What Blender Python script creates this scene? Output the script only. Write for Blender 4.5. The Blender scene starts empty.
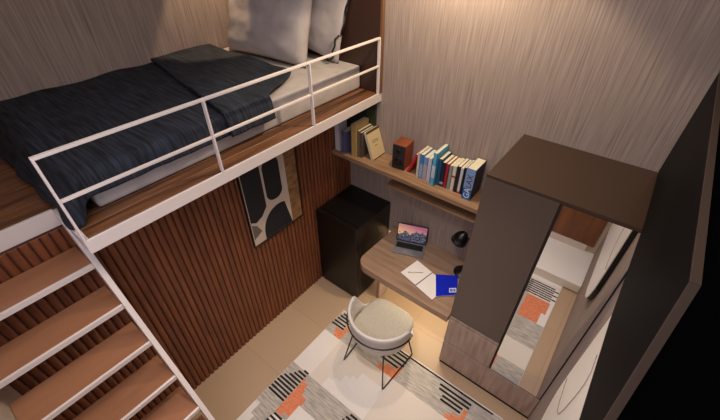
import bpy, bmesh, math, random
from mathutils import Vector, Matrix, noise
PI = math.pi
random.seed(4)
sc = bpy.context.scene
COL = sc.collection

# ------------------------------------------------------------------ camera, world, lights, exposure
YAW, PITCH = 0.668, -0.6783
F = Vector((-math.sin(YAW)*math.cos(PITCH), math.cos(YAW)*math.cos(PITCH), math.sin(PITCH)))
Rt = Vector((math.cos(YAW), math.sin(YAW), 0))
Up = Rt.cross(F)
cam = bpy.data.cameras.new('camera'); cam.sensor_width = 36; cam.lens = 363.73/720*36; cam.clip_start = 0.02
co = bpy.data.objects.new('camera', cam); COL.objects.link(co)
mw = Matrix((( Rt.x, Up.x, -F.x, 1.7275), (Rt.y, Up.y, -F.y, -2.4857), (Rt.z, Up.z, -F.z, 3.2609), (0, 0, 0, 1)))
co.matrix_world = mw
sc.camera = co
w = bpy.data.worlds.new('world'); sc.world = w; w.use_nodes = True
w.node_tree.nodes['Background'].inputs[0].default_value = (0.6, 0.65, 0.9, 1)
w.node_tree.nodes['Background'].inputs[1].default_value = 0.05
sc.view_settings.view_transform = 'Standard'; sc.view_settings.look = 'None'
sc.view_settings.gamma = 1; sc.view_settings.use_curve_mapping = False
sc.view_settings.exposure = 0.15
sc.cycles.use_denoising = True
sc.cycles.max_bounces = 8

def lamp(name, kind, loc, energy, color, target=None, **kw):
    l = bpy.data.lights.new(name, kind); l.energy = energy; l.color = color
    for k, v in kw.items(): setattr(l, k, v)
    o = bpy.data.objects.new(name, l); COL.objects.link(o); o.location = loc
    if target is not None:
        o.rotation_euler = (Vector(target)-Vector(loc)).to_track_quat('-Z', 'Y').to_euler()
    return o
WARM = (1.0, 0.66, 0.38)
SOFT = (1.0, 0.84, 0.72)
COOL = (0.80, 0.86, 1.0)
lamp('ceiling_fill_light', 'AREA', (0.9, -1.5, 3.75), 21, (1.0, 0.90, 0.85), (0.9, -1.5, 0), shape='RECTANGLE', size=1.8, size_y=1.8)  # added overhead fill for the ambient level, no fixture modelled
lamp('front_fill_light', 'AREA', (1.0, -2.85, 2.7), 14, (0.84, 0.85, 1.0), (0.8, -0.6, 0.6), shape='RECTANGLE', size=1.2, size_y=0.5)  # added cool fill from the front wall side, not a lamp at the entrance
lamp('rug_downlight', 'SPOT', (1.0, -1.9, 3.7), 130, (1.0, 0.88, 0.78), (0.9, -1.3, 0), spot_size=math.radians(62), spot_blend=0.8, shadow_soft_size=0.08)
lamp('desk_wall_downlight', 'SPOT', (0.62, -0.30, 3.42), 62, (1.0, 0.80, 0.52), (0.62, -0.24, 2.4), spot_size=math.radians(124), spot_blend=0.25, shadow_soft_size=0.03)
lamp('bed_wall_downlight', 'SPOT', (-1.28, -0.36, 3.5), 48, (1.0, 0.70, 0.40), (-1.52, -0.45, 2.4), spot_size=math.radians(58), spot_blend=0.25, shadow_soft_size=0.03)
lamp('stair_downlight', 'SPOT', (1.0, -2.3, 3.6), 26, (1.0, 0.82, 0.66), (0.3, -2.4, 0.9), spot_size=math.radians(60), spot_blend=0.9, shadow_soft_size=0.08)
lamp('board_fill_spot', 'SPOT', (0.9, -1.7, 3.7), 30, (1.0, 0.93, 0.86), (2.0, -1.5, 1.3), spot_size=math.radians(30), spot_blend=0.6, shadow_soft_size=0.05)  # extra spot added only to brighten the white wall board
lamp('under_desk_strip_light', 'AREA', (0.92, -0.26, 0.655), 5.5, (1.0, 0.84, 0.58), (0.95, -0.34, 0), shape='RECTANGLE', size=0.45, size_y=0.1)
lamp('desk_corner_strip_light', 'AREA', (0.245, -0.06, 0.66), 0.8, (1.0, 0.72, 0.38), (0.3, -0.2, 0), shape='RECTANGLE', size=0.05, size_y=0.05)

# ------------------------------------------------------------------ materials
def hexc(r, g, b):
    f = lambda c: ((c/255+0.055)/1.055)**2.4 if c > 10 else c/255/12.92
    return (f(r), f(g), f(b), 1)
def mat(name, col, rough=0.6, metal=0.0, spec=0.5, emit=None, estr=0):
    m = bpy.data.materials.new(name); m.use_nodes = True
    b = m.node_tree.nodes['Principled BSDF']
    b.inputs['Base Color'].default_value = col; b.inputs['Roughness'].default_value = rough
    b.inputs['Metallic'].default_value = metal; b.inputs['Specular IOR Level'].default_value = spec
    if emit: b.inputs['Emission Color'].default_value = emit; b.inputs['Emission Strength'].default_value = estr
    return m
def noisy(name, c1, c2, scale=(1, 1, 1), nscale=5, rough=0.6, bump=0.0, detail=5, lo=0.35, hi=0.65, spec=0.4, distort=0.0, c3=None, rot=(0, 0, 0)):
    m = mat(name, c1, rough, spec=spec); nt = m.node_tree; N = nt.nodes; L = nt.links; b = N['Principled BSDF']
    tc = N.new('ShaderNodeTexCoord'); mp = N.new('ShaderNodeMapping'); mp.inputs['Scale'].default_value = scale
    mp.inputs['Rotation'].default_value = rot
    L.new(tc.outputs['Object'], mp.inputs['Vector'])
    n = N.new('ShaderNodeTexNoise'); n.inputs['Scale'].default_value = nscale; n.inputs['Detail'].default_value = detail
    n.inputs['Distortion'].default_value = distort
    L.new(mp.outputs[0], n.inputs['Vector'])
    r = N.new('ShaderNodeValToRGB'); r.color_ramp.elements[0].position = lo; r.color_ramp.elements[1].position = hi
    r.color_ramp.elements[0].color = c1; r.color_ramp.elements[1].color = c2
    if c3:
        e = r.color_ramp.elements.new((lo+hi)/2); e.color = c3
    L.new(n.outputs['Fac'], r.inputs['Fac']); L.new(r.outputs[0], b.inputs['Base Color'])
    if bump:
        bp = N.new('ShaderNodeBump'); bp.inputs['Strength'].default_value = bump; bp.inputs['Distance'].default_value = 0.01
        L.new(n.outputs['Fac'], bp.inputs['Height']); L.new(bp.outputs[0], b.inputs['Normal'])
    return m
M = {}
M['wallpaper_x'] = noisy('wallpaper_streaks_back', hexc(128, 110, 104), hexc(182, 165, 156), (125, 1, 3.2), 0.9, 0.85, 0.06, 7, 0.22, 0.78)
M['wallpaper_y'] = noisy('wallpaper_streaks_side', hexc(128, 110, 104), hexc(182, 165, 156), (1, 125, 3.2), 0.9, 0.85, 0.06, 7, 0.22, 0.78)
M['ceiling'] = mat('ceiling_paint', hexc(225, 220, 214), 0.9)
M['plaster'] = noisy('beige_plaster', hexc(190, 176, 160), hexc(205, 192, 176), (1, 1, 1), 3, 0.9)
M['slat'] = noisy('slat_wood', hexc(108, 60, 37), hexc(132, 76, 47), (6, 6, 0.7), 4, 0.5, 0.0, 4)
M['slatback'] = mat('slat_backing', hexc(80, 44, 28), 0.8)
M['deckwood'] = noisy('loft_deck_wood', hexc(78, 50, 34), hexc(136, 90, 58), (14, 1.0, 6), 2.2, 0.4, 0.05, 6, 0.3, 0.7)
M['treadwood'] = noisy('tread_wood', hexc(146, 100, 72), hexc(166, 117, 86), (3, 0.6, 3), 2.5, 0.42, 0.0, 5, 0.3, 0.7)
M['white'] = mat('white_painted_metal', hexc(226, 214, 210), 0.4)
M['oak'] = noisy('walnut_shelf_wood', hexc(128, 96, 70), hexc(176, 140, 108), (1.2, 12, 12), 2.5, 0.45, 0.04, 6, 0.3, 0.7)
M['deskwood'] = noisy('desk_wood', hexc(138, 110, 90), hexc(168, 138, 116), (1.2, 9, 9), 2.5, 0.42, 0.0, 6, 0.3, 0.7)
M['drawerwood'] = noisy('drawer_wood', hexc(146, 124, 114), hexc(184, 160, 148), (9, 1, 1.0), 3, 0.5, 0.04, 6, 0.3, 0.7)
M['darklam'] = noisy('dark_brown_laminate', hexc(92, 77, 70), hexc(96, 81, 73), (1, 1, 1), 2, 0.38)
M['toplam'] = mat('wardrobe_top_laminate', hexc(66, 49, 38), 0.35)
M['headboard'] = mat('headboard_laminate', hexc(62, 40, 32), 0.4)
M['headedge'] = mat('headboard_edge', hexc(112, 78, 54), 0.5)
M['black'] = mat('matte_black', hexc(12, 11, 12), 0.45)
M['blackgloss'] = mat('satin_black', hexc(14, 13, 13), 0.35)
M['panelface'] = mat('dark_panel_face', hexc(13, 12, 14), 0.6, spec=0.1)
M['panelback'] = mat('black_backing', hexc(6, 6, 6), 1.0, spec=0.0)
M['bronze'] = mat('brown_trim', hexc(84, 68, 58), 0.5)
M['fridge'] = mat('fridge_black', hexc(10, 8, 8), 0.4)
M['mirror'] = mat('mirror_glass', (0.86, 0.86, 0.86, 1), 0.02, 1.0)
M['line'] = mat('dark_gap', hexc(30, 22, 18), 0.7)
M['boardwhite'] = mat('glossy_white', hexc(240, 234, 228), 0.35)
M['cushion'] = noisy('seat_fabric', hexc(178, 170, 156), hexc(188, 180, 166), (1, 1, 1), 60, 0.9, 0.03)
M['shell'] = mat('shell_white', hexc(214, 208, 206), 0.45)
M['sheet'] = noisy('sheet_cotton', hexc(176, 167, 164), hexc(190, 181, 178), (1, 1, 1), 9, 0.9, 0.12)
M['pillow'] = noisy('pillow_cotton', hexc(164, 155, 156), hexc(178, 169, 170), (1, 1, 1), 7, 0.9, 0.15)
M['blanket'] = noisy('navy_blanket', hexc(19, 21, 27), hexc(58, 65, 82), (5, 80, 5), 1.0, 0.9, 0.5, 5, 0.35, 0.8, rot=(0, 0, 0.45))
M['page'] = noisy('book_pages', hexc(218, 206, 176), hexc(232, 222, 196), (1, 90, 1), 2, 0.9)
M['paper'] = mat('white_paper', hexc(236, 230, 226), 0.8)
def P(name, r, g, b, rough=0.55): 
    if name not in M: M[name] = mat(name, hexc(r, g, b), rough)
    return M[name]
# floor tiles
def tile_mat():
    m = mat('beige_floor_tiles', hexc(186, 156, 124), 0.5); nt = m.node_tree; N = nt.nodes; L = nt.links; b = N['Principled BSDF']
    tc = N.new('ShaderNodeTexCoord'); mp = N.new('ShaderNodeMapping'); mp.inputs['Location'].default_value = (0.4, 0.45, 0)
    L.new(tc.outputs['Object'], mp.inputs['Vector'])
    br = N.new('ShaderNodeTexBrick'); br.offset = 0.0; br.inputs['Scale'].default_value = 1.0
    br.inputs['Brick Width'].default_value = 0.6; br.inputs['Row Height'].default_value = 0.6
    br.inputs['Mortar Size'].default_value = 0.002; br.inputs['Mortar Smooth'].default_value = 0.2
    br.inputs['Color1'].default_value = hexc(180, 152, 124); br.inputs['Color2'].default_value = hexc(183, 155, 127)
    br.inputs['Mortar'].default_value = hexc(156, 130, 104)
    L.new(mp.outputs[0], br.inputs['Vector']); L.new(br.outputs['Color'], b.inputs['Base Color'])
    return m
M['tiles'] = tile_mat()
M['rug_light'] = noisy('rug_cream', hexc(216, 206, 198), hexc(226, 218, 210), (1, 1, 1), 120, 0.95, 0.2)
M['rug_white'] = noisy('rug_white', hexc(226, 220, 216), hexc(234, 228, 224), (1, 1, 1), 120, 0.95, 0.2)
M['rug_grey'] = noisy('rug_grey_streaked', hexc(150, 144, 138), hexc(206, 198, 190), (5, 36, 1), 2.0, 0.95, 0.2, 8, 0.3, 0.7)
M['rug_black'] = mat('rug_black', hexc(26, 23, 25), 0.95)
M['rug_orange'] = noisy('rug_orange', hexc(212, 124, 88), hexc(230, 144, 106), (1, 1, 1), 60, 0.95, 0.2)
def dots_mat():
    m = mat('rug_dotted', hexc(214, 204, 194), 0.95); nt = m.node_tree; N = nt.nodes; L = nt.links; b = N['Principled BSDF']
    tc = N.new('ShaderNodeTexCoord')
    v = N.new('ShaderNodeTexVoronoi'); v.inputs['Scale'].default_value = 42; v.inputs['Randomness'].default_value = 0.0
    L.new(tc.outputs['Object'], v.inputs['Vector'])
    r = N.new('ShaderNodeValToRGB'); r.color_ramp.elements[0].position = 0.30; r.color_ramp.elements[1].position = 0.42
    r.color_ramp.elements[0].color = hexc(178, 166, 152); r.color_ramp.elements[1].color = hexc(222, 212, 203)
    L.new(v.outputs['Distance'], r.inputs['Fac']); L.new(r.outputs[0], b.inputs['Base Color'])
    return m
M['rug_dot'] = dots_mat()

# ------------------------------------------------------------------ mesh helpers
class MB:
    def __init__(s): s.bm = bmesh.new()
    def box(s, x0, x1, y0, y1, z0, z1, mi=0, bev=0.0, mtx=None, seg=2):
        t = bmesh.new()
        vs = [t.verts.new((x, y, z)) for x in (x0, x1) for y in (y0, y1) for z in (z0, z1)]
        for f in ((0, 1, 3, 2), (4, 6, 7, 5), (0, 4, 5, 1), (2, 3, 7, 6), (0, 2, 6, 4), (1, 5, 7, 3)):
            t.faces.new([vs[i] for i in f])
        bmesh.ops.recalc_face_normals(t, faces=t.faces)
        if bev: bmesh.ops.bevel(t, geom=list(t.edges), offset=bev, segments=seg, profile=0.6, affect='EDGES')
        for f in t.faces: f.material_index = mi
        s.merge(t, mtx); return s
    def merge(s, t, mtx=None):
        if mtx is not None: bmesh.ops.transform(t, matrix=mtx, verts=t.verts)
        me = bpy.data.meshes.new('tmp'); t.to_mesh(me); t.free(); s.bm.from_mesh(me); bpy.data.meshes.remove(me)
    def prism(s, pts, axis, a, b, mi=0, bev=0.0, mtx=None):
        """closed polygon pts in the two remaining axes, extruded along axis from a to b"""
        t = bmesh.new()
        def P3(p, v):
            if axis == 'x': return (v, p[0], p[1])
            if axis == 'y': return (p[0], v, p[1])
            return (p[0], p[1], v)
        A = [t.verts.new(P3(p, a)) for p in pts]; B = [t.verts.new(P3(p, b)) for p in pts]
        t.faces.new(A); t.faces.new(B[::-1]); n = len(pts)
        for i in range(n): t.faces.new((A[i], B[i], B[(i+1) % n], A[(i+1) % n]))
        bmesh.ops.recalc_face_normals(t, faces=t.faces)
        if bev:
            ed = [e for e in t.edges if (e.verts[0] in A) == (e.verts[1] in A)]
            bmesh.ops.bevel(t, geom=ed, offset=bev, segments=2, profile=0.6, affect='EDGES')
        for f in t.faces: f.material_index = mi
        s.merge(t, mtx); return s
    def tube(s, pts, r, n=10, mi=0, closed=False):
        pts = [Vector(p) for p in pts]; rings = []; bm = s.bm; N = len(pts)
        prev = None
        for i, p in enumerate(pts):
            if closed: d = (pts[(i+1) % N]-pts[i-1]).normalized()
            else:
                d1 = (pts[i]-pts[i-1]).normalized() if i else (pts[1]-pts[0]).normalized()
                d2 = (pts[i+1]-pts[i]).normalized() if i < N-1 else d1
                d = (d1+d2).normalized()
            if prev is None:
                a = d.orthogonal().normalized()
            else:
                a = (prev - d*prev.dot(d)).normalized()
            prev = a; b = d.cross(a)
            rings.append([bm.verts.new(p+(a*math.cos(2*PI*k/n)+b*math.sin(2*PI*k/n))*r) for k in range(n)])
        fs = []
        for i in range(N if closed else N-1):
            A = rings[i]; B = rings[(i+1) % N]
            for k in range(n): fs.append(bm.faces.new((A[k], A[(k+1) % n], B[(k+1) % n], B[k])))
        if not closed: fs += [bm.faces.new(rings[0][::-1]), bm.faces.new(rings[-1])]
        for f in fs: f.material_index = mi; f.smooth = True
        return s
    def lathe(s, prof, cx=0, cy=0, n=32, mi=0, mtx=None):
        t = bmesh.new(); rings = []
        for r, z in prof: rings.append([t.verts.new((cx+r*math.cos(2*PI*k/n), cy+r*math.sin(2*PI*k/n), z)) for k in range(n)])
        for i in range(len(prof)-1):
            for k in range(n): t.faces.new((rings[i][k], rings[i][(k+1) % n], rings[i+1][(k+1) % n], rings[i+1][k]))
        t.faces.new(rings[0][::-1]); t.faces.new(rings[-1])
        bmesh.ops.recalc_face_normals(t, faces=t.faces)
        for f in t.faces: f.material_index = mi; f.smooth = True
        s.merge(t, mtx); return s
    def build(s, name, mats, parent=None, smooth=False):
        me = bpy.data.meshes.new(name)
        if smooth:
            for f in s.bm.faces: f.smooth = True
        s.bm.to_mesh(me); s.bm.free()
        for m in (mats if isinstance(mats, (list, tuple)) else [mats]): me.materials.append(m)
        o = bpy.data.objects.new(name, me); COL.objects.link(o)
        if parent: o.parent = parent; o.matrix_parent_inverse = Matrix.Translation(-parent.location) if False else Matrix.Identity(4)
        return o
def tag(o, label=None, cat=None, group=None, kind=None):
    if label: o['label'] = label
    if cat: o['category'] = cat
    if group: o['group'] = group
    if kind: o['kind'] = kind
    return o
def thing(name, label, cat, loc=(0, 0, 0), rz=0, group=None):
    o = bpy.data.objects.new(name, None); COL.objects.link(o); o.location = loc; o.rotation_euler = (0, 0, rz); o.empty_display_size = 0.05
    return tag(o, label, cat, group)
def struct(name, mb, mats): return tag(mb.build(name, mats), kind='structure')
def text_obj(body, size, mtx, m, name, parent, ext=0.0006, sx=1.0):
    c = bpy.data.curves.new('t', 'FONT'); c.body = body; c.size = size; c.extrude = ext; c.align_x = 'LEFT'
    o = bpy.data.objects.new('t', c); COL.objects.link(o)
    bpy.context.view_layer.update()
    dg = bpy.context.evaluated_depsgraph_get()
    me = bpy.data.meshes.new_from_object(o.evaluated_get(dg)); bpy.data.objects.remove(o)
    me.transform(mtx @ Matrix.Diagonal((sx, 1, 1, 1))); me.materials.clear(); me.materials.append(m)
    ob = bpy.data.objects.new(name, me); COL.objects.link(ob); ob.parent = parent
    return ob

# ------------------------------------------------------------------ the room
XR, XL, YS, ZC = 2.037, -1.55, -2.93, 3.85
struct('floor', MB().box(XL, XR+0.1, YS-0.1, 0.1, -0.08, 0), M['tiles'])
struct('ceiling', MB().box(XL-0.1, XR+0.1, YS-0.1, 0.1, ZC, ZC+0.08), M['ceiling'])
struct('wall_back', MB().box(XL-0.1, XR+0.1, 0, 0.1, 0, ZC), M['wallpaper_x'])
struct('wall_left', MB().box(XL-0.1, XL, YS, 0, 0, ZC), M['wallpaper_y'])
struct('wall_right', MB().box(XR, XR+0.1, YS, 0, 0, ZC), M['wallpaper_y'])
struct('wall_front', MB().box(XL-0.1, XR+0.1, YS-0.1, YS, 0, ZC), M['plaster'])
struct('baseboard_front', MB().box(0.9, 1.93, YS, YS+0.03, 0.12, 0.21, 0, 0.004), M['white'])
tag(MB().box(1.05, 2.035, YS+0.002, -2.29, 0.014, 0.12, 0, 0.006).build('entrance_step', M['boardwhite']), 'low white step in front of the brown door, seen in the wardrobe mirror', 'step')
d = MB().box(0.9, 1.99, YS, YS+0.02, 0.21, 2.3, 0, 0.004)
struct('door_1', d, noisy('brown_door_wood', hexc(110, 66, 36), hexc(140, 88, 50), (6, 1, 0.8), 3, 0.4, 0.0, 5, 0.3, 0.7))
# slatted wall under the loft
s = MB(); s.box(-0.42, -0.372, YS, 0, 0, 2.004, 1)
y = YS+0.004
while y < -0.03:
    s.prism([(-0.373, y), (-0.361, y+0.003), (-0.357, y+0.012), (-0.356, y+0.024), (-0.360, y+0.036), (-0.373, y+0.040)], 'z', 0, 2.004, 0); y += 0.0445
struct('wall_slatted', s, [M['slat'], M['slatback']])

# ------------------------------------------------------------------ loft
loft = thing('loft_platform', 'raised wooden loft floor with a white steel edge beam, above the slatted wall', 'platform', (0, 0, 2.0))
lz = -2.0
dk = MB()
dk.prism([(XL, YS), (-0.40, YS), (-0.40, -2.30), (-0.012, -2.30), (-0.012, 0), (XL, 0)], 'z', 2.045+lz, 2.092+lz, 1)
# planks running along the room, thin gaps between
x = XL
while x < -0.02:
    x1 = min(x+0.088, -0.014)
    if x1 > -0.415 and x < -0.415: x1b = x1
    if x >= -0.42: dk.box(x+0.004, x1-0.002, -2.297, 0, 2.09+lz, 2.102+lz, 0, 0.0015, seg=1)
    else: dk.box(x+0.005, min(x1-0.003, -0.402), YS, 0, 2.09+lz, 2.102+lz, 0, 0.0015, seg=1)
    x += 0.09
dk.build('deck', [M['deckwood'], M['slatback']], loft)
MB().box(-0.012, 0.0, -2.325, 0, 2.03+lz, 2.106+lz, 0, 0.002).build('edge_beam', M['white'], loft)
MB().box(-0.40, -0.385, YS, -2.325, 2.008+lz, 2.106+lz, 0, 0.002).build('edge_beam', M['white'], loft)
MB().box(-0.385, -0.012, -2.325, -2.30, 2.03+lz, 2.106+lz, 0, 0.002).build('edge_beam', M['white'], loft)

rail = thing('guard_railing', 'slim white metal railing along the loft edge in front of the bed', 'railing', (-0.012, 0, 2.106))
for i, yy in enumerate((-2.318, -1.575, -0.81, -0.040)):
    MB().box(-0.013, 0.013, yy-0.005, yy+0.005, 0, 0.425, 0, 0.002).build('post', M['white'], rail)
MB().box(-0.011, 0.011, -2.323, -0.034, 0.424, 0.438, 0, 0.003).build('top_rail', M['white'], rail)
MB().box(-0.009, 0.009, -2.314, -0.044, 0.215, 0.229, 0, 0.003).build('middle_rail', M['white'], rail)

hb = thing('headboard', 'tall dark brown panel standing at the head of the loft bed', 'headboard', (-0.6, -0.02, 2.106))
MB().box(-0.62, 0.585, -0.012, 0.018, 0, 1.744, 0, 0.002).build('panel', M['headboard'], hb)
MB().box(0.586, 0.606, -0.013, 0.018, 0, 1.744, 0, 0.002).build('edge_strip', M['headedge'], hb)

# mattress
mt = MB().box(-1.53, -0.20, -2.17, -0.036, 2.106, 2.300, 0, 0.025, seg=4)
mo = mt.build('mattress', M['sheet'], smooth=True)
tag(mo, 'thick mattress in a pale grey fitted sheet on the loft floor', 'mattress')

# blanket: draped grid
def cloth(name, y0, y1, topz, xfront, drop, parent=None, foot=False, th=0.012, shape=None, seed=0, nx=110, ny=110, xback=-1.535):
    bm = bmesh.new()
    Lx = xfront - xback; rows = []
    R = 0.035
    L = Lx + drop
    for j in range(ny+1):
        row = []
        v = j/ny
        for i in range(nx+1):
            u = i/nx*L
            yy = y0 + (y1-y0)*v
            if shape: yy = shape(u, v, Lx, yy)
            # across profile
            if u < Lx-R: x = xback+u; z = topz; fx = 0
            else:
                a = min((u-(Lx-R))/R, PI/2)
                x = xfront-R+R*math.sin(a); z = topz-R+R*math.cos(a)
                rest = u-(Lx-R)-R*PI/2
                if rest > 0: z -= rest; x += 0.02*rest/drop
            p = Vector((x*6, yy*6, seed))
            n1 = noise.noise(Vector((x*2.2+yy*1.2, yy*3.5, seed)))*0.018 + noise.noise(Vector((x*7, yy*5, seed+3)))*0.008
            edge = max(0, min(1, (x+0.3)/0.1))
            z += n1*(1-0.8*edge); x += edge*(noise.noise(Vector((yy*9, z*3, seed)))*0.012)
            if foot:
                # drape over the foot end of the mattress
                e = -2.185
                if yy < e:
                    dd = e-yy; z -= 0; 
                    a = min(dd/0.05, PI/2)
                    yy2 = e-0.05*math.sin(a); rest = max(0, dd-0.05*PI/2)
                    z = z-0.05+0.05*math.cos(a)-rest*0.8; yy = yy2-rest*0.45+0.02*noise.noise(Vector((x*6, z*4, 1)))
                    x += 0.05*max(0, edge)*min(1, dd/0.12)
                z = max(z, 2.115+0.004*noise.noise(p))
            row.append(bm.verts.new((x, yy, z)))
        rows.append(row)
    for j in range(ny):
        for i in range(nx): bm.faces.new((rows[j][i], rows[j][i+1], rows[j+1][i+1], rows[j+1][i]))
    bmesh.ops.recalc_face_normals(bm, faces=bm.faces)
    if sum(f.normal.z for f in bm.faces) < 0: bmesh.ops.reverse_faces(bm, faces=bm.faces)
    mb = MB(); mb.bm.free(); mb.bm = bm
    o = mb.build(name, M['blanket'], parent, smooth=True)
    so = o.modifiers.new('thickness', 'SOLIDIFY'); so.thickness = th; so.offset = 1
    return o
bl = thing('blanket', 'dark navy ribbed blanket spread over the mattress and hanging over its edges', 'blanket', (0, 0, 0))
def fold_shape(u, v, Lx, yy):
    t = u/Lx
    near = -1.12-0.27*min(t, 1.0)
    k = max(0.0, min(1.0, (t-0.80)/0.20))
    far = -0.56-0.06*t - 0.42*k*k*(3-2*k)
    return near+(far-near)*v
cloth('spread', -2.44, -1.12, 2.322, -0.178, 0.095, bl, foot=True, seed=1.3)
cloth('turned_fold', -1.20, -0.58, 2.342, -0.158, 0.115, bl, th=0.02, shape=fold_shape, seed=5.1, ny=60)

def pillow(name, w_, h_, t_, seed, m, parent=None, n=28):
    bm = bmesh.new(); top = []; 
    for sgn in (1, -1):
        g = []
        for j in range(n+1):
            r = []
            for i in range(n+1):
                u = i/n*2-1; v = j/n*2-1
                pin = 1-0.07*(1-abs(u*v))*(abs(u)**3+abs(v)**3)/1.0*0.9
                x = u*w_/2*(1-0.05*(1-v*v)*abs(u)**4); z = v*h_/2*(1-0.06*(1-u*u)*abs(v)**4)
                k = max(0, (1-u**4)*(1-v**4))**0.5
                th = t_/2*k*(1+0.18*noise.noise(Vector((u*2.2, v*2.2, seed))))+0.004*(noise.noise(Vector((u*7, v*7, seed+2))))*k
                r.append(bm.verts.new((x, sgn*(-th), z)))
            g.append(r)
        for j in range(n):
            for i in range(n):
                q = (g[j][i], g[j][i+1], g[j+1][i+1], g[j+1][i]); bm.faces.new(q if sgn > 0 else q[::-1])
    bmesh.ops.remove_doubles(bm, verts=bm.verts, dist=0.0008)
    bmesh.ops.recalc_face_normals(bm, faces=bm.faces)
    mb = MB(); mb.bm.free(); mb.bm = bm
    return mb.build(name, m, parent, smooth=True)
p1 = pillow('pillow', 0.94, 0.54, 0.20, 2.0, M['pillow'])
p1.location = (-0.955, -0.345, 2.562); p1.rotation_euler = (math.radians(-17), 0, math.radians(4))
tag(p1, 'large pale grey pillow standing in front at the head of the loft bed', 'pillow')
p2 = pillow('pillow', 0.62, 0.54, 0.10, 6.0, M['pillow'])
p2.location = (-0.615, -0.118, 2.618); p2.rotation_euler = (math.radians(-6), math.radians(11), math.radians(3))
tag(p2, 'pale pillow with a black corded edge, half hidden behind the front pillow', 'pillow')
tb = MB(); tb.tube([(0.305+0.010*math.sin(k*1.3), -0.012, 0.27-k*0.034) for k in range(10)], 0.008)
tb.tube([(0.29, -0.03, -0.04), (0.275, -0.055, -0.07), (0.285, -0.06, -0.12), (0.27, -0.06, -0.17), (0.285, -0.055, -0.21), (0.26, -0.06, -0.24), (0.235, -0.065, -0.25)], 0.008)
tb.tube([(-0.28+k*0.047, -0.0, 0.268+0.006*math.sin(k)) for k in range(13)], 0.007)
tb.build('corded_edge', M['black'], p2)

# ------------------------------------------------------------------ stairs
st = thing('staircase', 'steep open stair with brown wooden treads and white steel nosings, leading up to the loft', 'stairs', (0.3, -2.6, 0))
ox, oy = 0.3, -2.6
for k in range(1, 9):
    xn = -0.136+0.126*(k-1); zt = 2.108-0.232*k
    t = MB().box(xn-0.216-ox, xn-0.014-ox, YS-oy+0.002, -2.332-oy, zt-0.035, zt, 0, 0.002).build('tread', M['treadwood'], st)
    MB().box(xn-0.014-ox, xn-ox, YS-oy+0.002, -2.332-oy, zt-0.030, zt+0.001, 0, 0.002).build('nosing', M['white'], t)
# stringer
xa = lambda z: -0.136-(z-1.868)*0.126/0.232
MB().prism([(-0.352-ox, 2.10), (xa(2.10)-ox+0.006, 2.10), (xa(0.012)-ox+0.006, 0.012), (xa(0.012)-ox-0.12, 0.012)], 'y', -2.331-oy, -2.303-oy, 0, 0.002).build('stringer', M['white'], st)

# ------------------------------------------------------------------ rug
rug = MB()
RX0, RX1, RY0, RY1 = 0.138, 1.88, -2.86, -0.752
rug.box(RX0, RX1, RY0, RY1, 0.0005, 0.008, 0, 0.002)
lay = [0]
def patch(x0, x1, y0, y1, mi, lvl=1):
    lay[0] += 1
    rug.box(x0, x1, min(y0, y1), max(y0, y1), 0.004, 0.008+0.0006*lvl+0.00001*lay[0], mi)
G, Wt, D, K, O = 1, 2, 3, 4, 5
# row 1 (next to the desk)
patch(RX0, 1.876, -0.765, -1.045, G); patch(RX0+.55, 1.80, -0.766, -0.782, K, 2)
def stripes(L, h=0.019):
    for x0, x1, yy in L: patch(x0, x1, yy-h/2, yy+h/2, K, 3)
stripes([(0.172, 0.30, -0.79), (0.16, 0.30, -0.825), (0.15, 0.30, -0.86), (0.145, 0.29, -0.90), (0.142, 0.294, -0.935)], 0.018)
patch(0.30, 0.335, -0.88, -1.045, O, 2); patch(0.21, 0.32, -0.955, -1.0, O, 2); patch(0.25, 0.335, -0.99, -1.045, O, 2); patch(0.16, 0.22, -0.965, -1.045, G, 2)
stripes([(0.76, 0.945, -0.93), (0.80, 0.985, -0.888), (0.815, 0.985, -0.846), (0.837, 0.98, -0.803)])
patch(0.842, 0.975, -0.955, -1.045, O, 2); patch(0.945, 0.985, -0.905, -0.99, O, 2); patch(0.79, 0.86, -0.99, -1.045, O, 2)
stripes([(1.326, 1.625, -0.820), (1.337, 1.623, -0.858), (1.389, 1.58, -0.897), (1.389, 1.576, -0.934)])
patch(1.59, 1.625, -0.885, -1.045, O, 2); patch(1.52, 1.60, -0.975, -1.045, O, 2); patch(1.48, 1.53, -1.005, -1.045, O, 2)
# row 2
patch(RX0+0.004, 0.352, -1.045, -1.483, Wt); patch(0.352, 0.965, -1.045, -1.487, D)
for i in range(8):   # stair-stepped plain area
    x0 = 0.50+0.055*i; patch(x0, 0.965, -1.487, -1.39+0.055*i-0.02*(i % 2), Wt, 2) if i < 5 else None
patch(0.965, 1.50, -1.045, -1.50, D); patch(1.50, 1.876, -1.045, -1.30, D)
patch(1.50, 1.876, -1.30, -1.62, G)
# row 3
patch(RX0+0.004, 0.352, -1.487, -1.92, G)
stripes([(st_, 0.338, -1.785+0.0333*i) for i, st_ in enumerate((0.143, 0.142, 0.142, 0.143, 0.147, 0.165, 0.20, 0.225, 0.245, 0.285))], 0.018)
patch(0.352, 0.99, -1.49, -1.90, G)
patch(0.342, 0.355, -1.53, -1.885, O, 2); patch(0.355, 0.405, -1.56, -1.885, O, 3); patch(0.405, 0.425, -1.61, -1.85, O, 3); patch(0.425, 0.482, -1.66, -1.85, O, 3)
for i in range(6):
    patch(0.47+0.07*i, 0.99, -1.73-0.045*i, -2.10, Wt, 4)
patch(0.352, 0.47, -1.89, -2.10, Wt, 2)
stripes([(0.345, 0.44, -1.90), (0.335, 0.44, -1.935), (0.33, 0.43, -1.97), (0.33, 0.42, -2.005)], 0.018)
patch(RX0+0.004, 0.19, -1.94, -2.35, Wt, 2); patch(0.17, 0.23, -2.02, -2.35, Wt, 2); patch(0.19, 0.34, -1.92, -2.3, G)
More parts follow.
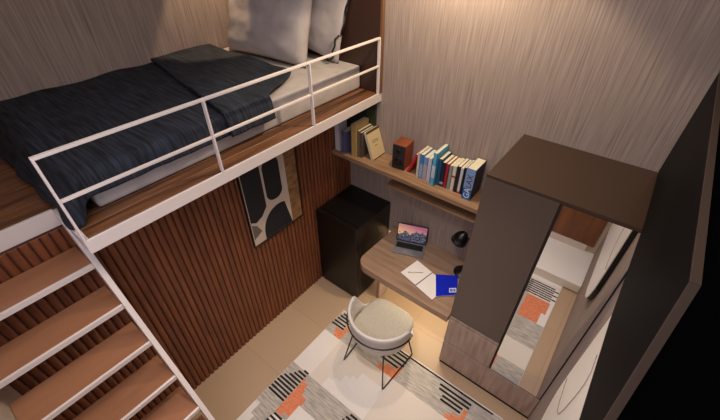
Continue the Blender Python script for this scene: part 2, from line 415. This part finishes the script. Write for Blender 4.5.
stripes([(0.86, 0.955, -1.515), (0.84, 0.93, -1.55), (0.83, 0.92, -1.585)], 0.018)
# row 4, seen in the mirror
patch(1.0, 1.876, -1.62, -2.2, Wt)
patch(1.55, 1.80, -1.62, -1.96, O, 2); patch(1.80, 1.84, -1.78, -1.96, O, 2)
stripes([(1.56, 1.876 if i % 2 else 1.83, -1.99-0.0333*i) for i in range(7)], 0.018)
patch(1.0, 1.6, -1.62, -2.2, G, 2); stripes([(1.45, 1.56, -1.70-0.0333*i) for i in range(7)], 0.018)
patch(RX0+0.24, 1.876, -2.24, -2.84, Wt)
o = rug.build('rug', [M['rug_light'], M['rug_grey'], M['rug_white'], M['rug_dot'], M['rug_black'], M['rug_orange']])
tag(o, 'large cream and grey patchwork rug with black stripes and orange blocks on the tiled floor', 'rug')

# ------------------------------------------------------------------ fridge
fr = thing('refrigerator', 'black waist-high refrigerator in the corner by the slatted wall', 'refrigerator', (-0.09, -0.29, 0))
MB().box(-0.255, 0.256, -0.215, 0.285, 0.02, 1.015, 0, 0.006).build('body', M['fridge'], fr)
MB().box(-0.255, 0.256, -0.275, -0.222, 0.03, 1.015, 0, 0.006).build('door', M['fridge'], fr)
MB().box(-0.24, 0.24, -0.26, 0.27, 0, 0.025).build('plinth', M['black'], fr)
MB().box(0.2555, 0.258, -0.2215, -0.2155, 0.04, 1.0).build('seal', P('seal', 70, 50, 36), fr)

# ------------------------------------------------------------------ desk
dx, dy = 0.7, -0.33
desk = thing('desk', 'long walnut desk with a rounded corner, fixed between the refrigerator and the wardrobe', 'desk', (dx, dy, 0))
pts = []
x0, x1, y0, y1 = 0.235, 1.203, -0.672, -0.002; rr = 0.13
pts = [(x1-dx, y1-dy), (x0+0.02-dx, y1-dy)]
for k in range(11):
    a = PI + k/10*PI/2; pts.append((x0+rr+rr*math.cos(a)-dx, y0+rr+rr*math.sin(a)-dy))
pts.append((x1-dx, y0-dy))
MB().prism(pts, 'z', 0.665, 0.735, 0, 0.003).build('desktop', M['deskwood'], desk)
MB().box(0.305-dx, 0.345-dx, -0.40-dy, -0.24-dy, 0, 0.665, 0, 0.003).build('leg', M['drawerwood'], desk)
MB().box(0.22-dx, 0.30-dx, -0.10-dy, -0.006-dy, 0.735, 0.737).build('cable_plate', M['deskwood'], desk)

# ------------------------------------------------------------------ wardrobe
wx, wy = 1.62, -0.32
wd = thing('wardrobe', 'tall dark brown wardrobe with a mirror door and wooden drawers, beside the desk', 'wardrobe', (wx, wy, 0))
WX0, WX1, WY, WZ, XD = 1.206, 2.033, -0.636, 2.1, 1.622
def wb(x0, x1, y0, y1, z0, z1, mi=0, bev=0.002): return MB().box(x0-wx, x1-wx, y0-wy, y1-wy, z0, z1, mi, bev)
wb(WX0, WX1, WY+0.022, -0.002, 0.045, WZ-0.02).build('body', M['darklam'], wd)
wb(WX0, WX1, WY, -0.002, WZ-0.02, WZ).build('top_panel', M['toplam'], wd)
wb(WX0+0.004, WX1, WY+0.01, -0.02, 0, 0.045).build('plinth', M['line'], wd)
wb(WX0, XD-0.004, WY, WY+0.021, 0.725, WZ-0.021).build('door', M['darklam'], wd)
wb(WX0, XD-0.004, WY-0.001, WY+0.021, 0.695, 0.722).build('rail_strip', M['drawerwood'], wd)
wb(WX0, XD-0.004, WY-0.002, WY+0.021, 0.366, 0.682).build('drawer', M['drawerwood'], wd)
wb(WX0, WX1, WY-0.002, WY+0.021, 0.05, 0.352).build('drawer', M['drawerwood'], wd)
md = wb(XD+0.002, WX1, WY+0.002, WY+0.021, 0.362, WZ-0.021, 0, 0).build('mirror_door', M['line'], wd)
wb(XD+0.012, WX1-0.006, WY-0.001, WY+0.0015, 0.372, WZ-0.023, 0, 0).build('mirror', M['mirror'], md)

# ------------------------------------------------------------------ right wall things
def at_poly(pts): return pts
pn = thing('wall_panel', 'long black wall panel with a thin brown edge, high on the right wall above the wardrobe', 'wall panel', (2.0, -1.0, 2.1))
poly = [(-0.012, 2.112), (-0.012, 2.69), (-1.60, 2.618), (-1.93, 1.972), (-1.2, 2.0), (-0.70, 2.09), (-0.60, 2.112)]
q = [(a+1.0, b-2.1) for a, b in poly]
MB().prism(q, 'x', -0.018, 0.0, 0, 0.003).build('face', M['panelface'], pn)
def strip(a, b, w_, mb):
    a = Vector(a); b = Vector(b); d_ = (b-a).normalized(); n_ = Vector((-d_.y, d_.x)); i_ = n_*w_; o_ = n_*(-0.0015 if w_ > 0 else 0.0015)
    mb.prism([tuple(a+o_), tuple(b+o_), tuple(b+i_), tuple(a+i_)], 'x', -0.020, 0.0)
e = MB(); strip((-0.60, 0.518), (0.988, 0.59), -0.005, e); strip((-0.60, 0.518), (-0.93, -0.128), 0.006, e)
e.build('edge_trim', M['bronze'], pn)
MB().prism([(0.99, 0.012), (0.99, 1.74), (-1.92, 1.74), (-1.92, -0.128), (-0.2, -0.11), (0.3, -0.02), (0.37, 0.012)], 'x', 0.0003, 0.036).build('backing', M['panelback'], pn)

bd = thing('wall_board', 'glossy white board with a rounded lower corner and black side, on the right wall beside the wardrobe', 'board', (2.0, -1.6, 1.2))
bp = [(-1.07, 1.965), (-1.07, 1.42), (-1.085, 1.24), (-1.13, 1.12), (-1.20, 1.02), (-1.30, 0.94), (-1.45, 0.89), (-2.4, 0.88), (-2.4, 1.965)]
bq = [(a+1.6, b-1.2) for a, b in bp]
MB().prism(bq, 'x', 0.0, 0.006, 0, 0.001).build('face', M['boardwhite'], bd)
MB().prism(bq, 'x', 0.006, 0.036).build('edge', M['black'], bd)
lp = [(-1.11, 1.415), (-1.19, 1.417), (-1.27, 1.43), (-1.34, 1.462), (-1.368, 1.495), (-1.385, 1.53), (-1.40, 1.60), (-1.403, 1.672), (-1.406, 1.754), (-1.40, 1.83), (-1.368, 1.875), (-1.288, 1.889)]
MB().tube([(-0.003, a+1.6, b-1.2) for a, b in lp], 0.0017, 8).build('cord', P('cord', 158, 138, 130), bd)

# ------------------------------------------------------------------ wall art on the slats
art = thing('framed_art', 'framed abstract print of black rounded shapes on cream, hung on the slatted wall', 'picture', (-0.345, -1.02, 1.45))
ay, az = -1.02, 1.45
A0, A1, B0, B1 = -1.30, -0.745, 1.075, 1.90
fm = MB()
for a in ((A0-0.008, A0, B0-0.008, B1+0.008), (A1, A1+0.008, B0-0.008, B1+0.008), (A0, A1, B0-0.008, B0), (A0, A1, B1, B1+0.008)):
    fm.box(-0.014, 0.012, a[0]-ay, a[1]-ay, a[2]-az, a[3]-az, 0, 0.001)
fm.build('frame', M['black'], art)
cv = MB(); cv.box(-0.012, 0.004, A0-ay, A1-ay, B0-az, B1-az, 0)
def rr_poly(y0, y1, z0, z1, r, n=8):
    out = []
    for cx, cy, a0 in ((y1-r, z1-r, 0), (y0+r, z1-r, PI/2), (y0+r, z0+r, PI), (y1-r, z0+r, 1.5*PI)):
        for k in range(n+1): a = a0+k/n*PI/2; out.append((cx+r*math.cos(a)-ay, cy+r*math.sin(a)-az))
    return out
cv.prism([(A0+0.012-ay, B1-0.006-az), (A0+0.012-ay, 1.33-az), (-1.24-ay, 1.30-az), (-1.17-ay, 1.33-az), (-1.112-ay, 1.40-az), (-1.112-ay, B1-0.006-az)], 'x', 0.004, 0.0055, 1)
cv.prism(rr_poly(-1.09, -0.925, 1.42, 1.815, 0.075), 'x', 0.004, 0.0055, 1)
dome = [(-1.175-ay, B0+0.003-az)]
for k in range(17):
    a = PI-k/16*PI*0.62; dome.append((-0.99+0.185*math.cos(a)-ay, 1.14+0.215*math.sin(a)-az))
dome += [(-0.868-ay, B0+0.003-az)]
cv.prism(dome, 'x', 0.004, 0.0055, 1)
wdp = [(A1-ay, B0+0.002-az), (A1-ay, 1.86-az)]
for k in range(9):
    a = PI/2+k/8*PI/2; wdp.append((-0.80+0.065*math.cos(a)-ay, 1.79+0.07*math.sin(a)-az))
wdp.append((-0.862-ay, B0+0.002-az))
cv.prism(wdp, 'x', 0.004, 0.006, 2)
cv.prism([(A0+0.012-ay, B0+0.07-az), (A0+0.012-ay, 1.30-az), (-1.24-ay, 1.27-az), (-1.20-ay, 1.19-az)], 'x', 0.004, 0.0055, 3)
cv.build('print', [P('canvas', 206, 190, 174, 0.8), P('ink', 24, 26, 32, 0.7), noisy('print_wood', hexc(120, 84, 50), hexc(164, 124, 84), (1, 3, 9), 3, 0.6), P('greyink', 110, 100, 94, 0.8)], art)

# ------------------------------------------------------------------ shelf
SZ = 1.545
sh = thing('wall_shelf', 'long wooden wall shelf holding the books and the speaker', 'shelf', (0.4, -0.14, SZ))
MB().box(-0.758, 0.803, -0.13, 0.138, -0.038, 0, 0, 0.002).build('board', M['oak'], sh)
MB().box(-0.17, 0.803, -0.06, 0.138, -0.19, -0.172, 0, 0.002).build('lower_ledge', M['oak'], sh)
MB().box(-0.17, 0.803, 0.118, 0.138, -0.172, -0.038, 0, 0.001).build('back_board', M['oak'], sh)

def book(name, label, x0, w_, h_, y0, y1, cover, lean=0.0, group=None, title=None, tcol=None, tsize=None, band=None, hard=True, spine2=None):
    """book standing on the shelf with its spine towards the room; lean about its foot"""
    b = thing(name, label, 'book', (x0, y0, SZ), 0, group)
    R_ = Matrix.Rotation(lean, 4, 'Y')
    c = 0.0022; dep = y1-y0
    cm = MB()
    cm.box(0, w_, 0, c, 0, h_, 0, 0.0008, R_, 1); cm.box(0, c, 0, dep, 0, h_, 0, 0.0, R_); cm.box(w_-c, w_, 0, dep, 0, h_, 0, 0.0, R_)
    if band: cm.box(-0.0003, w_+0.0003, -0.0006, c, h_*band[0], h_*band[1], 1, 0, R_)
    cm.build('cover', [cover, band[2]] if band else [cover], b)
    MB().box(c, w_-c, c, dep-0.003, 0.002, h_-0.003, 0, 0, R_).build('pages', M['page'], b)
    if title:
        ts = tsize or w_*0.9
        mt_ = R_ @ Matrix.Translation((w_/2+ts*0.34, -0.0009, h_*0.06)) @ Matrix(((0, -1, 0, 0), (0, 0, -1, 0), (1, 0, 0, 0), (0, 0, 0, 1)))
        text_obj(title, ts, mt_, tcol, 'title', b, 0.0004)
    return b
GB = 'books standing on the right half of the wall shelf'
Y0 = -0.165
book('book', 'thin red book leaning on the row, next to the speaker', 0.395, 0.022, 0.215, -0.15, -0.01, P('red', 200, 36, 52), 0.36, GB)
book('book', 'cream book standing between the leaning red book and the blue lettered spine', 0.497, 0.022, 0.228, Y0, -0.008, P('cream', 222, 212, 190), 0.0, GB)
book('book', 'book with white letters on a mid blue spine, third in the shelf row', 0.521, 0.032, 0.225, Y0, -0.008, P('midblue', 64, 128, 196), 0.0, GB, 'INDIGO', P('lt', 228, 238, 248), 0.034)
book('book', 'book with a grey lower half and pale blue top on its spine', 0.556, 0.036, 0.215, Y0, -0.008, P('paleblue', 120, 160, 208), 0.0, GB, band=(0.02, 0.68, P('softgrey', 178, 172, 176)))
book('book', 'book with a plain lavender-white spine, left of the tall light blue book', 0.595, 0.036, 0.218, Y0, -0.008, P('lavender', 206, 206, 226), 0.0, GB)
book('book', 'thin dark navy-blue book squeezed beside the lavender-white spine', 0.633, 0.016, 0.232, Y0-0.01, -0.008, P('deepblue', 22, 66, 128), 0.0, GB)
book('book', 'tall light blue book sticking up and out above the row', 0.652, 0.03, 0.30, Y0-0.035, -0.01, P('lightblue', 96, 182, 226), 0.0, GB, band=(0.25, 0.62, P('lightband', 196, 214, 226)))
book('book', 'dark teal book right of the tall light blue one', 0.686, 0.03, 0.245, Y0, -0.01, P('teal', 20, 84, 116), 0.0, GB)
book('book', 'dark navy book with a small pale mark, left of the narrow crimson book', 0.719, 0.03, 0.225, Y0, -0.008, P('navy', 26, 32, 62), 0.0, GB, band=(0.1, 0.2, P('mark', 150, 160, 190)))
book('book', 'narrow crimson book in the middle of the row, between navy and grey spines', 0.753, 0.026, 0.225, Y0, -0.008, P('crimson', 168, 28, 44), 0.0, GB)
book('book', 'grey-green paperback right of the crimson book', 0.783, 0.026, 0.222, Y0, -0.008, P('greygreen', 148, 154, 146), 0.0, GB)
book('book', 'cream-white book with a small red dot on its spine', 0.812, 0.03, 0.228, Y0, -0.008, P('creamwhite', 226, 216, 200), 0.0, GB, band=(0.55, 0.62, P('dot', 180, 50, 44)))
book('book', 'black book between the cream-white and the white spines', 0.845, 0.028, 0.238, Y0, -0.008, P('blk', 24, 22, 26), 0.0, GB)
book('book', 'white narrow book between two black ones, near the right end', 0.876, 0.022, 0.235, Y0, -0.008, P('wht', 220, 218, 222), 0.0, GB, band=(0.0, 0.08, P('dot', 180, 50, 44)))
book('book', 'thin black book pressed against the thick pale blue lettered book', 0.900, 0.018, 0.245, Y0, -0.008, P('blk2', 16, 16, 20), 0.0, GB)
gb = book('book', 'thick blue book lettered GALAX, the last in the shelf row by the wardrobe', 0.934, 0.070, 0.275, Y0-0.035, -0.012, P('galblue', 26, 110, 190), 0.0, GB, band=(0.36, 1.0, P('galpale', 132, 166, 216)))
mt_ = Matrix.Translation((0.058, -0.0012, 0.012)) @ Matrix(((0, -1, 0, 0), (0, 0, -1, 0), (1, 0, 0, 0), (0, 0, 0, 1)))
text_obj('GA', 0.066, mt_, P('galw', 236, 240, 246), 'title', gb, 0.0004)
mt_ = Matrix.Translation((0.058, -0.0012, 0.106)) @ Matrix(((0, -1, 0, 0), (0, 0, -1, 0), (1, 0, 0, 0), (0, 0, 0, 1)))
text_obj('LAX', 0.064, mt_, P('galr', 96, 36, 52), 'title', gb, 0.0004)
MB().box(0.0701, 0.0712, 0.0, 0.185, 0.0, 0.275).build('back_cover', P('galback', 26, 26, 38), gb)
# left group
def plain(name, label, x0, w_, h_, y0, y1, m, lean=0, cat='book', pages=True):
    return book(name, label, x0, w_, h_, y0, y1, m, lean)
plain('book', 'white-lavender binder at the far left end of the shelf, against the slatted wall', -0.345, 0.052, 0.33, -0.235, -0.12, P('binder', 216, 210, 222))
db = MB().box(-0.335, -0.040, -0.032, -0.006, SZ, SZ+0.44, 0, 0.003).build('backing_board', P('darkgreen', 44, 50, 32))
tag(db, 'dark green board leaning on the back wall behind the books, left end of the shelf', 'board')
plain('book', 'short slate-blue book at the left, in front of the dark green board', -0.268, 0.062, 0.215, -0.232, -0.09, P('slateblue', 88, 92, 128))
plain('book', 'tall mustard-tan book standing between slate-blue book and grey thin books', -0.150, 0.05, 0.315, -0.233, -0.04, P('tan', 190, 158, 96))
plain('book', 'thin grey-brown book left of a slimmer one beside the mustard-tan book', -0.094, 0.022, 0.262, -0.215, -0.03, P('greyb', 120, 106, 92))
plain('book', 'slim dark taupe book under the leaning tan book', -0.068, 0.020, 0.25, -0.21, -0.03, P('taupe', 98, 84, 70), 0.0)
# leaning framed card
ln = thing('book', 'tan covered book leaning to the left, cover with small lettering facing the speaker', 'book', (0.066, -0.185, SZ+0.001))
R_ = Matrix.Rotation(-0.34, 4, 'Y')
MB().box(-0.026, 0, 0, 0.18, 0.0, 0.265, 0, 0.001, R_).build('pages', M['page'], ln)
cm = MB().box(0.0, 0.003, -0.002, 0.182, 0, 0.268, 0, 0.0006, R_); cm.box(-0.029, -0.026, -0.002, 0.182, 0, 0.268, 1, 0.0006, R_)
cm.box(0.003, 0.0036, -0.002, 0.182, 0.245, 0.268, 1, 0, R_); cm.box(0.003, 0.0036, -0.002, 0.182, 0.0, 0.008, 1, 0, R_)
cm.build('cover', [P('cardtan', 214, 192, 146), P('cardbrown', 92, 66, 40)], ln)
lt = MB()
rs = random.Random(3)
for zz, n_ in ((0.165, 6), (0.15, 7), (0.115, 3)):
    for k in range(n_):
        yy = 0.09-(n_*0.014)/2+k*0.014
        lt.box(0.003, 0.0038, yy, yy+0.009, zz, zz+rs.uniform(0.004, 0.009), 0, 0, R_)
lt.build('lettering', P('letter', 70, 60, 48), ln)

# speaker
sp = thing('speaker', 'small wooden bookshelf speaker with a black front, on the shelf', 'speaker', (0.306, -0.090, SZ), math.radians(6))
MB().box(-0.062, 0.062, -0.068, 0.078, 0.002, 0.232, 0, 0.004).build('cabinet', noisy('speaker_wood', hexc(124, 66, 38), hexc(152, 84, 52), (4, 1, 4), 3, 0.5), sp)
MB().box(-0.059, 0.059, -0.076, -0.069, 0.005, 0.229, 0, 0.003).build('front_panel', P('spk', 38, 36, 38), sp)
rot = Matrix.Translation((0, -0.0762, 0.075)) @ Matrix.Rotation(PI/2, 4, 'X')
MB().lathe([(0.042, 0), (0.042, 0.004), (0.034, 0.005), (0.014, -0.0), (0.010, 0.004), (0.001, 0.006)], mtx=rot).build('woofer', M['black'], sp)
rot = Matrix.Translation((0, -0.0762, 0.175)) @ Matrix.Rotation(PI/2, 4, 'X')
MB().lathe([(0.022, 0), (0.022, 0.003), (0.012, 0.003), (0.002, 0.006)], mtx=rot).build('tweeter', M['black'], sp)

# ------------------------------------------------------------------ laptop
DZ = 0.735
la = math.atan2(0.153, 0.262)
lap = thing('laptop', 'open grey laptop with a mountain picture on its screen, on the desk', 'laptop', (0.540, -0.212, DZ), math.radians(21))
MB().box(-0.148, 0.148, -0.088, 0.088, 0.001, 0.014, 0, 0.004).build('base', P('alu', 120, 118, 122, 0.35), lap)
kb = MB()
kb.box(-0.130, 0.130, -0.008, 0.068, 0.0135, 0.0145, 0)
for r in range(5):
    for c in range(14):
        kb.box(-0.127+c*0.0183, -0.127+c*0.0183+0.0158, -0.005+r*0.0145, -0.005+r*0.0145+0.012, 0.0145, 0.0157, 1)
kb.build('keyboard', [P('keywell', 34, 33, 36), P('keys', 22, 22, 24)], lap)
MB().box(-0.045, 0.045, -0.075, -0.018, 0.0138, 0.0143).build('trackpad', P('pad', 134, 132, 136, 0.3), lap)
Rm = Matrix.Translation((0, 0.088, 0.012)) @ Matrix.Rotation(math.radians(-14), 4, 'X')
lid = MB().box(-0.148, 0.148, 0.0, 0.007, 0.0, 0.196, 0, 0.002, Rm).build('lid', P('lidblack', 22, 22, 25, 0.3), lap)
def screen_mat():
    m = mat('screen_picture', (0, 0, 0, 1), 0.3); nt = m.node_tree; N = nt.nodes; L = nt.links; b = N['Principled BSDF']
    at = N.new('ShaderNodeUVMap'); at.uv_map = 'UVMap'
    sep = N.new('ShaderNodeSeparateXYZ'); L.new(at.outputs[0], sep.inputs[0])
    n = N.new('ShaderNodeTexNoise'); n.inputs['Scale'].default_value = 5.5; n.inputs['Detail'].default_value = 6
    L.new(at.outputs[0], n.inputs['Vector'])
    sky = N.new('ShaderNodeValToRGB'); sky.color_ramp.elements[0].color = hexc(232, 178, 132); sky.color_ramp.elements[1].color = hexc(176, 96, 128)
    sky.color_ramp.elements[0].position = 0.45
    mx = N.new('ShaderNodeMath'); mx.operation = 'MULTIPLY_ADD'; mx.inputs[1].default_value = 0.45
    L.new(sep.outputs[0], mx.inputs[0]); L.new(sep.outputs[1], mx.inputs[2]); 
    sb = N.new('ShaderNodeMath'); sb.operation = 'MULTIPLY'; sb.inputs[1].default_value = 0.8; L.new(mx.outputs[0], sb.inputs[0])
    L.new(sb.outputs[0], sky.inputs['Fac'])
    hgt = N.new('ShaderNodeMath'); hgt.operation = 'MULTIPLY_ADD'; hgt.inputs[1].default_value = 1.1; hgt.inputs[2].default_value = -0.02
    L.new(n.outputs['Fac'], hgt.inputs[0])
    pk = N.new('ShaderNodeMath'); pk.operation = 'MULTIPLY_ADD'; pk.inputs[1].default_value = 0.28
    L.new(sep.outputs[0], pk.inputs[0]); L.new(hgt.outputs[0], pk.inputs[2])
    sub = N.new('ShaderNodeMath'); sub.operation = 'SUBTRACT'; sub.inputs[1].default_value = 0.12; L.new(pk.outputs[0], sub.inputs[0])
    cmp_ = N.new('ShaderNodeMath'); cmp_.operation = 'GREATER_THAN'; L.new(sep.outputs[1], cmp_.inputs[0]); L.new(sub.outputs[0], cmp_.inputs[1])
    n2 = N.new('ShaderNodeTexNoise'); n2.inputs['Scale'].default_value = 16; n2.inputs['Detail'].default_value = 4; L.new(at.outputs[0], n2.inputs['Vector'])
    mt2 = N.new('ShaderNodeValToRGB'); mt2.color_ramp.elements[0].color = hexc(22, 26, 44); mt2.color_ramp.elements[1].color = hexc(150, 150, 176)
    mt2.color_ramp.elements[0].position = 0.42; mt2.color_ramp.elements[1].position = 0.78; L.new(n2.outputs['Fac'], mt2.inputs['Fac'])
    mix = N.new('ShaderNodeMix'); mix.data_type = 'RGBA'; L.new(cmp_.outputs[0], mix.inputs['Factor']); L.new(mt2.outputs[0], mix.inputs['A']); L.new(sky.outputs[0], mix.inputs['B'])
    L.new(mix.outputs['Result'], b.inputs['Emission Color']); b.inputs['Emission Strength'].default_value = 0.75
    return m
bm = bmesh.new(); uvl = bm.loops.layers.uv.new('UVMap')
vs = [bm.verts.new(Rm @ Vector(p)) for p in ((-0.14, -0.0006, 0.012), (0.14, -0.0006, 0.012), (0.14, -0.0006, 0.188), (-0.14, -0.0006, 0.188))]
f = bm.faces.new(vs)
for lo, uv in zip(f.loops, ((0, 0), (1, 0), (1, 1), (0, 1))): lo[uvl].uv = uv
mb = MB(); mb.bm.free(); mb.bm = bm; mb.build('screen', screen_mat(), lid)

# open notebook, pen, blue folder
nb = thing('notebook', 'open notebook with blank white pages in the middle of the desk', 'notebook', (0.84, -0.44, DZ))
def quad_slab(pts, z0, z1, cx, cy): return [(a-cx, b-cy) for a, b in pts]
PG1 = [(0.683, -0.290), (0.642, -0.513), (0.822, -0.553), (0.866, -0.335)]
PG2 = [(0.874, -0.338), (0.832, -0.558), (1.018, -0.603), (1.062, -0.380)]
cvp = [(0.678, -0.286), (0.637, -0.516), (1.022, -0.608), (1.066, -0.376)]
MB().prism([(a-0.84, b+0.44) for a, b in cvp], 'z', 0.0005, 0.0025).build('cover', P('nbcover', 120, 98, 86), nb)
for pg in (PG1, PG2): MB().prism([(a-0.84, b+0.44) for a, b in pg], 'z', 0.0025, 0.008, 0, 0.001).build('page_block', M['paper'], nb)
pen = thing('pen', 'thin tan pen lying on the left page of the open notebook', 'pen', (0.75, -0.43, DZ+0.0115))
MB().tube([(-0.055, -0.045, 0), (0.045, 0.03, 0)], 0.0032, 8).build('barrel', P('pentan', 196, 156, 104), pen)
MB().tube([(0.045, 0.03, 0), (0.056, 0.038, 0)], 0.0016, 8).build('tip', P('pentip', 90, 70, 50), pen)
MB().tube([(-0.055, -0.043, 0.0035), (-0.035, -0.028, 0.0035)], 0.001, 6).build('clip', P('pentip', 90, 70, 50), pen)
BLQ = [(0.906, -0.355), (1.068, -0.262), (1.172, -0.425), (1.012, -0.545)]
bk = thing('book', 'bright blue soft book with a small white label, lying on the desk over the notebook', 'book', (1.04, -0.40, DZ))
BLQ = [(0.908, -0.345), (1.069, -0.238), (1.163, -0.432), (1.028, -0.560)]
bq_ = [(a-1.04, b+0.40) for a, b in BLQ]
MB().prism([(a*0.985, b*0.985) for a, b in bq_], 'z', 0.0085, 0.017).build('pages', M['paper'], bk)
MB().prism(bq_, 'z', 0.017, 0.0195, 0, 0.0008).build('cover', P('coblue', 10, 34, 190, 0.35), bk)
BLP = lambda s_, t_: tuple(((1-s_)*(1-t_)*bq_[3][i] + s_*(1-t_)*bq_[2][i] + s_*t_*bq_[1][i] + (1-s_)*t_*bq_[0][i]) for i in (0, 1))
MB().prism([BLP(0.62, 0.12), BLP(0.95, 0.12), BLP(0.95, 0.34), BLP(0.62, 0.34)], 'z', 0.0195, 0.0199).build('label', P('lbl', 210, 214, 236), bk)
mk = MB()
for a, b in ((0.66, 0.74), (0.77, 0.82), (0.85, 0.91)): mk.prism([BLP(a, 0.16), BLP(b, 0.16), BLP(b, 0.29), BLP(a, 0.29)], 'z', 0.0199, 0.0202)
mk.build('mark', P('coblue2', 40, 60, 190), bk)

# desk lamp
lm = thing('desk_lamp', 'small black desk lamp half hidden behind the wardrobe', 'lamp', (1.08, -0.16, DZ))
MB().lathe([(0.078, 0), (0.08, 0.006), (0.074, 0.014), (0.012, 0.02), (0.008, 0.024)]).build('base', M['blackgloss'], lm)
MB().tube([(0, 0, 0.02), (0.03, 0.03, 0.2), (0.01, 0.02, 0.38), (-0.05, 0.0, 0.425)], 0.006).build('arm', M['blackgloss'], lm)
Rl = Matrix.Translation((-0.075, -0.01, 0.405)) @ Matrix.Rotation(math.radians(18), 4, 'Y')
MB().lathe([(0.066, -0.06), (0.07, -0.06), (0.06, 0.0), (0.034, 0.045), (0.012, 0.055), (0.008, 0.06)], mtx=Rl).build('lamp_shade', M['blackgloss'], lm)

# ------------------------------------------------------------------ chair
ch = thing('chair', 'white tub chair with beige seat cushion and black wire legs, on the rug', 'chair', (0.73, -0.92, 0))
def shell():
    bm = bmesh.new(); n = 72; rings_o = []; rings_i = []
    def rimz(th):   # th: 0 = +Y (open front), PI = back
        a = abs(((th+PI) % (2*PI))-PI)
        t = max(0, min(1, (a-math.radians(66))/math.radians(34))); t = t*t*(3-2*t)
        return 0.445+0.245*t
    prof_o = [(0.10, 0.365), (0.17, 0.372), (0.225, 0.395), (0.258, 0.43)]
    for k in range(n):
        th = 2*PI*k/n; dx_, dy_ = math.sin(th), math.cos(th); rz = rimz(th)
        sq = 1-0.06*max(0, dy_)
        out = [(r*sq, z) for r, z in prof_o]
        for j in range(1, 9): 
            f_ = j/8; out.append(((0.258+0.034*f_**0.7)*sq, 0.43+(rz-0.43)*f_))
        ro = out[-1][0]
        out.append((ro-0.010, rz+0.009)); out.append((ro-0.022, rz+0.006)); out.append((ro-0.030, rz-0.006))
        for j in range(1, 7):
            f_ = j/6; out.append((ro-0.030-0.02*f_, rz-0.006+(0.40-rz)*f_))
        out.append((0.10, 0.392))
        rings_o.append([bm.verts.new((r*dx_, r*dy_, z)) for r, z in out])
    m = len(rings_o[0])
    for k in range(n):
        A = rings_o[k]; B = rings_o[(k+1) % n]
        for j in range(m-1): bm.faces.new((A[j], A[j+1], B[j+1], B[j]))
    bm.faces.new([rings_o[k][0] for k in range(n)]); bm.faces.new([rings_o[k][-1] for k in range(n)][::-1])
    bmesh.ops.recalc_face_normals(bm, faces=bm.faces)
    mb = MB(); mb.bm.free(); mb.bm = bm; return mb
shell().build('shell', M['shell'], ch, smooth=True)
def cushion():
    bm = bmesh.new(); n = 64; rings = []
    def R(th):
        c, s_ = math.cos(th), math.sin(th); p = 4.0
        a = 0.232; b = 0.25 if s_ > 0 else 0.21
        return (abs(c/a)**p+abs(s_/b)**p)**(-1/p)
    for sc_, z in ((0.3, 0.41), (0.93, 0.41), (0.99, 0.425), (1.0, 0.45), (0.985, 0.472), (0.94, 0.486), (0.85, 0.493), (0.5, 0.498), (0.15, 0.499)):
        rings.append([bm.verts.new((R(2*PI*k/n)*sc_*math.cos(2*PI*k/n), R(2*PI*k/n)*sc_*math.sin(2*PI*k/n)+0.012, z)) for k in range(n)])
    for A, B in zip(rings, rings[1:]):
        for k in range(n): bm.faces.new((A[k], A[(k+1) % n], B[(k+1) % n], B[k]))
    bm.faces.new(rings[0][::-1]); bm.faces.new(rings[-1])
    bmesh.ops.recalc_face_normals(bm, faces=bm.faces)
    mb = MB(); mb.bm.free(); mb.bm = bm; return mb
cushion().build('seat_cushion', M['cushion'], ch, smooth=True)
ring = []
for k in range(41):
    th = math.radians(92)+k/40*math.radians(176); ring.append((0.298*math.sin(th), 0.298*math.cos(th), 0.585))
MB().tube(ring, 0.0065, 10).build('wire_ring', M['blackgloss'], ch)
for sx in (-1, 1):
    fx, fy, by = 0.235*sx if sx > 0 else -0.235, 0.185, -0.27
    leg = [(0.262*sx, 0.03, 0.47), (0.25*sx, 0.185, 0.0165), (0.222*sx, -0.268, 0.0165), (0.162*sx, -0.192, 0.42), (0.20*sx, -0.05, 0.40)]
    pts = []
    for i, p in enumerate(leg):
        p = Vector(p)
        if 0 < i < 4:
            a = (Vector(leg[i-1])-p).normalized(); b = (Vector(leg[i+1])-p).normalized()
            for t in range(5):
                u = t/4; pts.append((1-u)**2*(p+a*0.025)+2*u*(1-u)*p+u*u*(p+b*0.025))
        else: pts.append(p)
    MB().tube(pts, 0.0062, 10).build('leg', M['blackgloss'], ch)
MB().tube([(-0.215, 0.0, 0.372), (0.215, 0.0, 0.372)], 0.006).build('cross_bar', M['blackgloss'], ch)
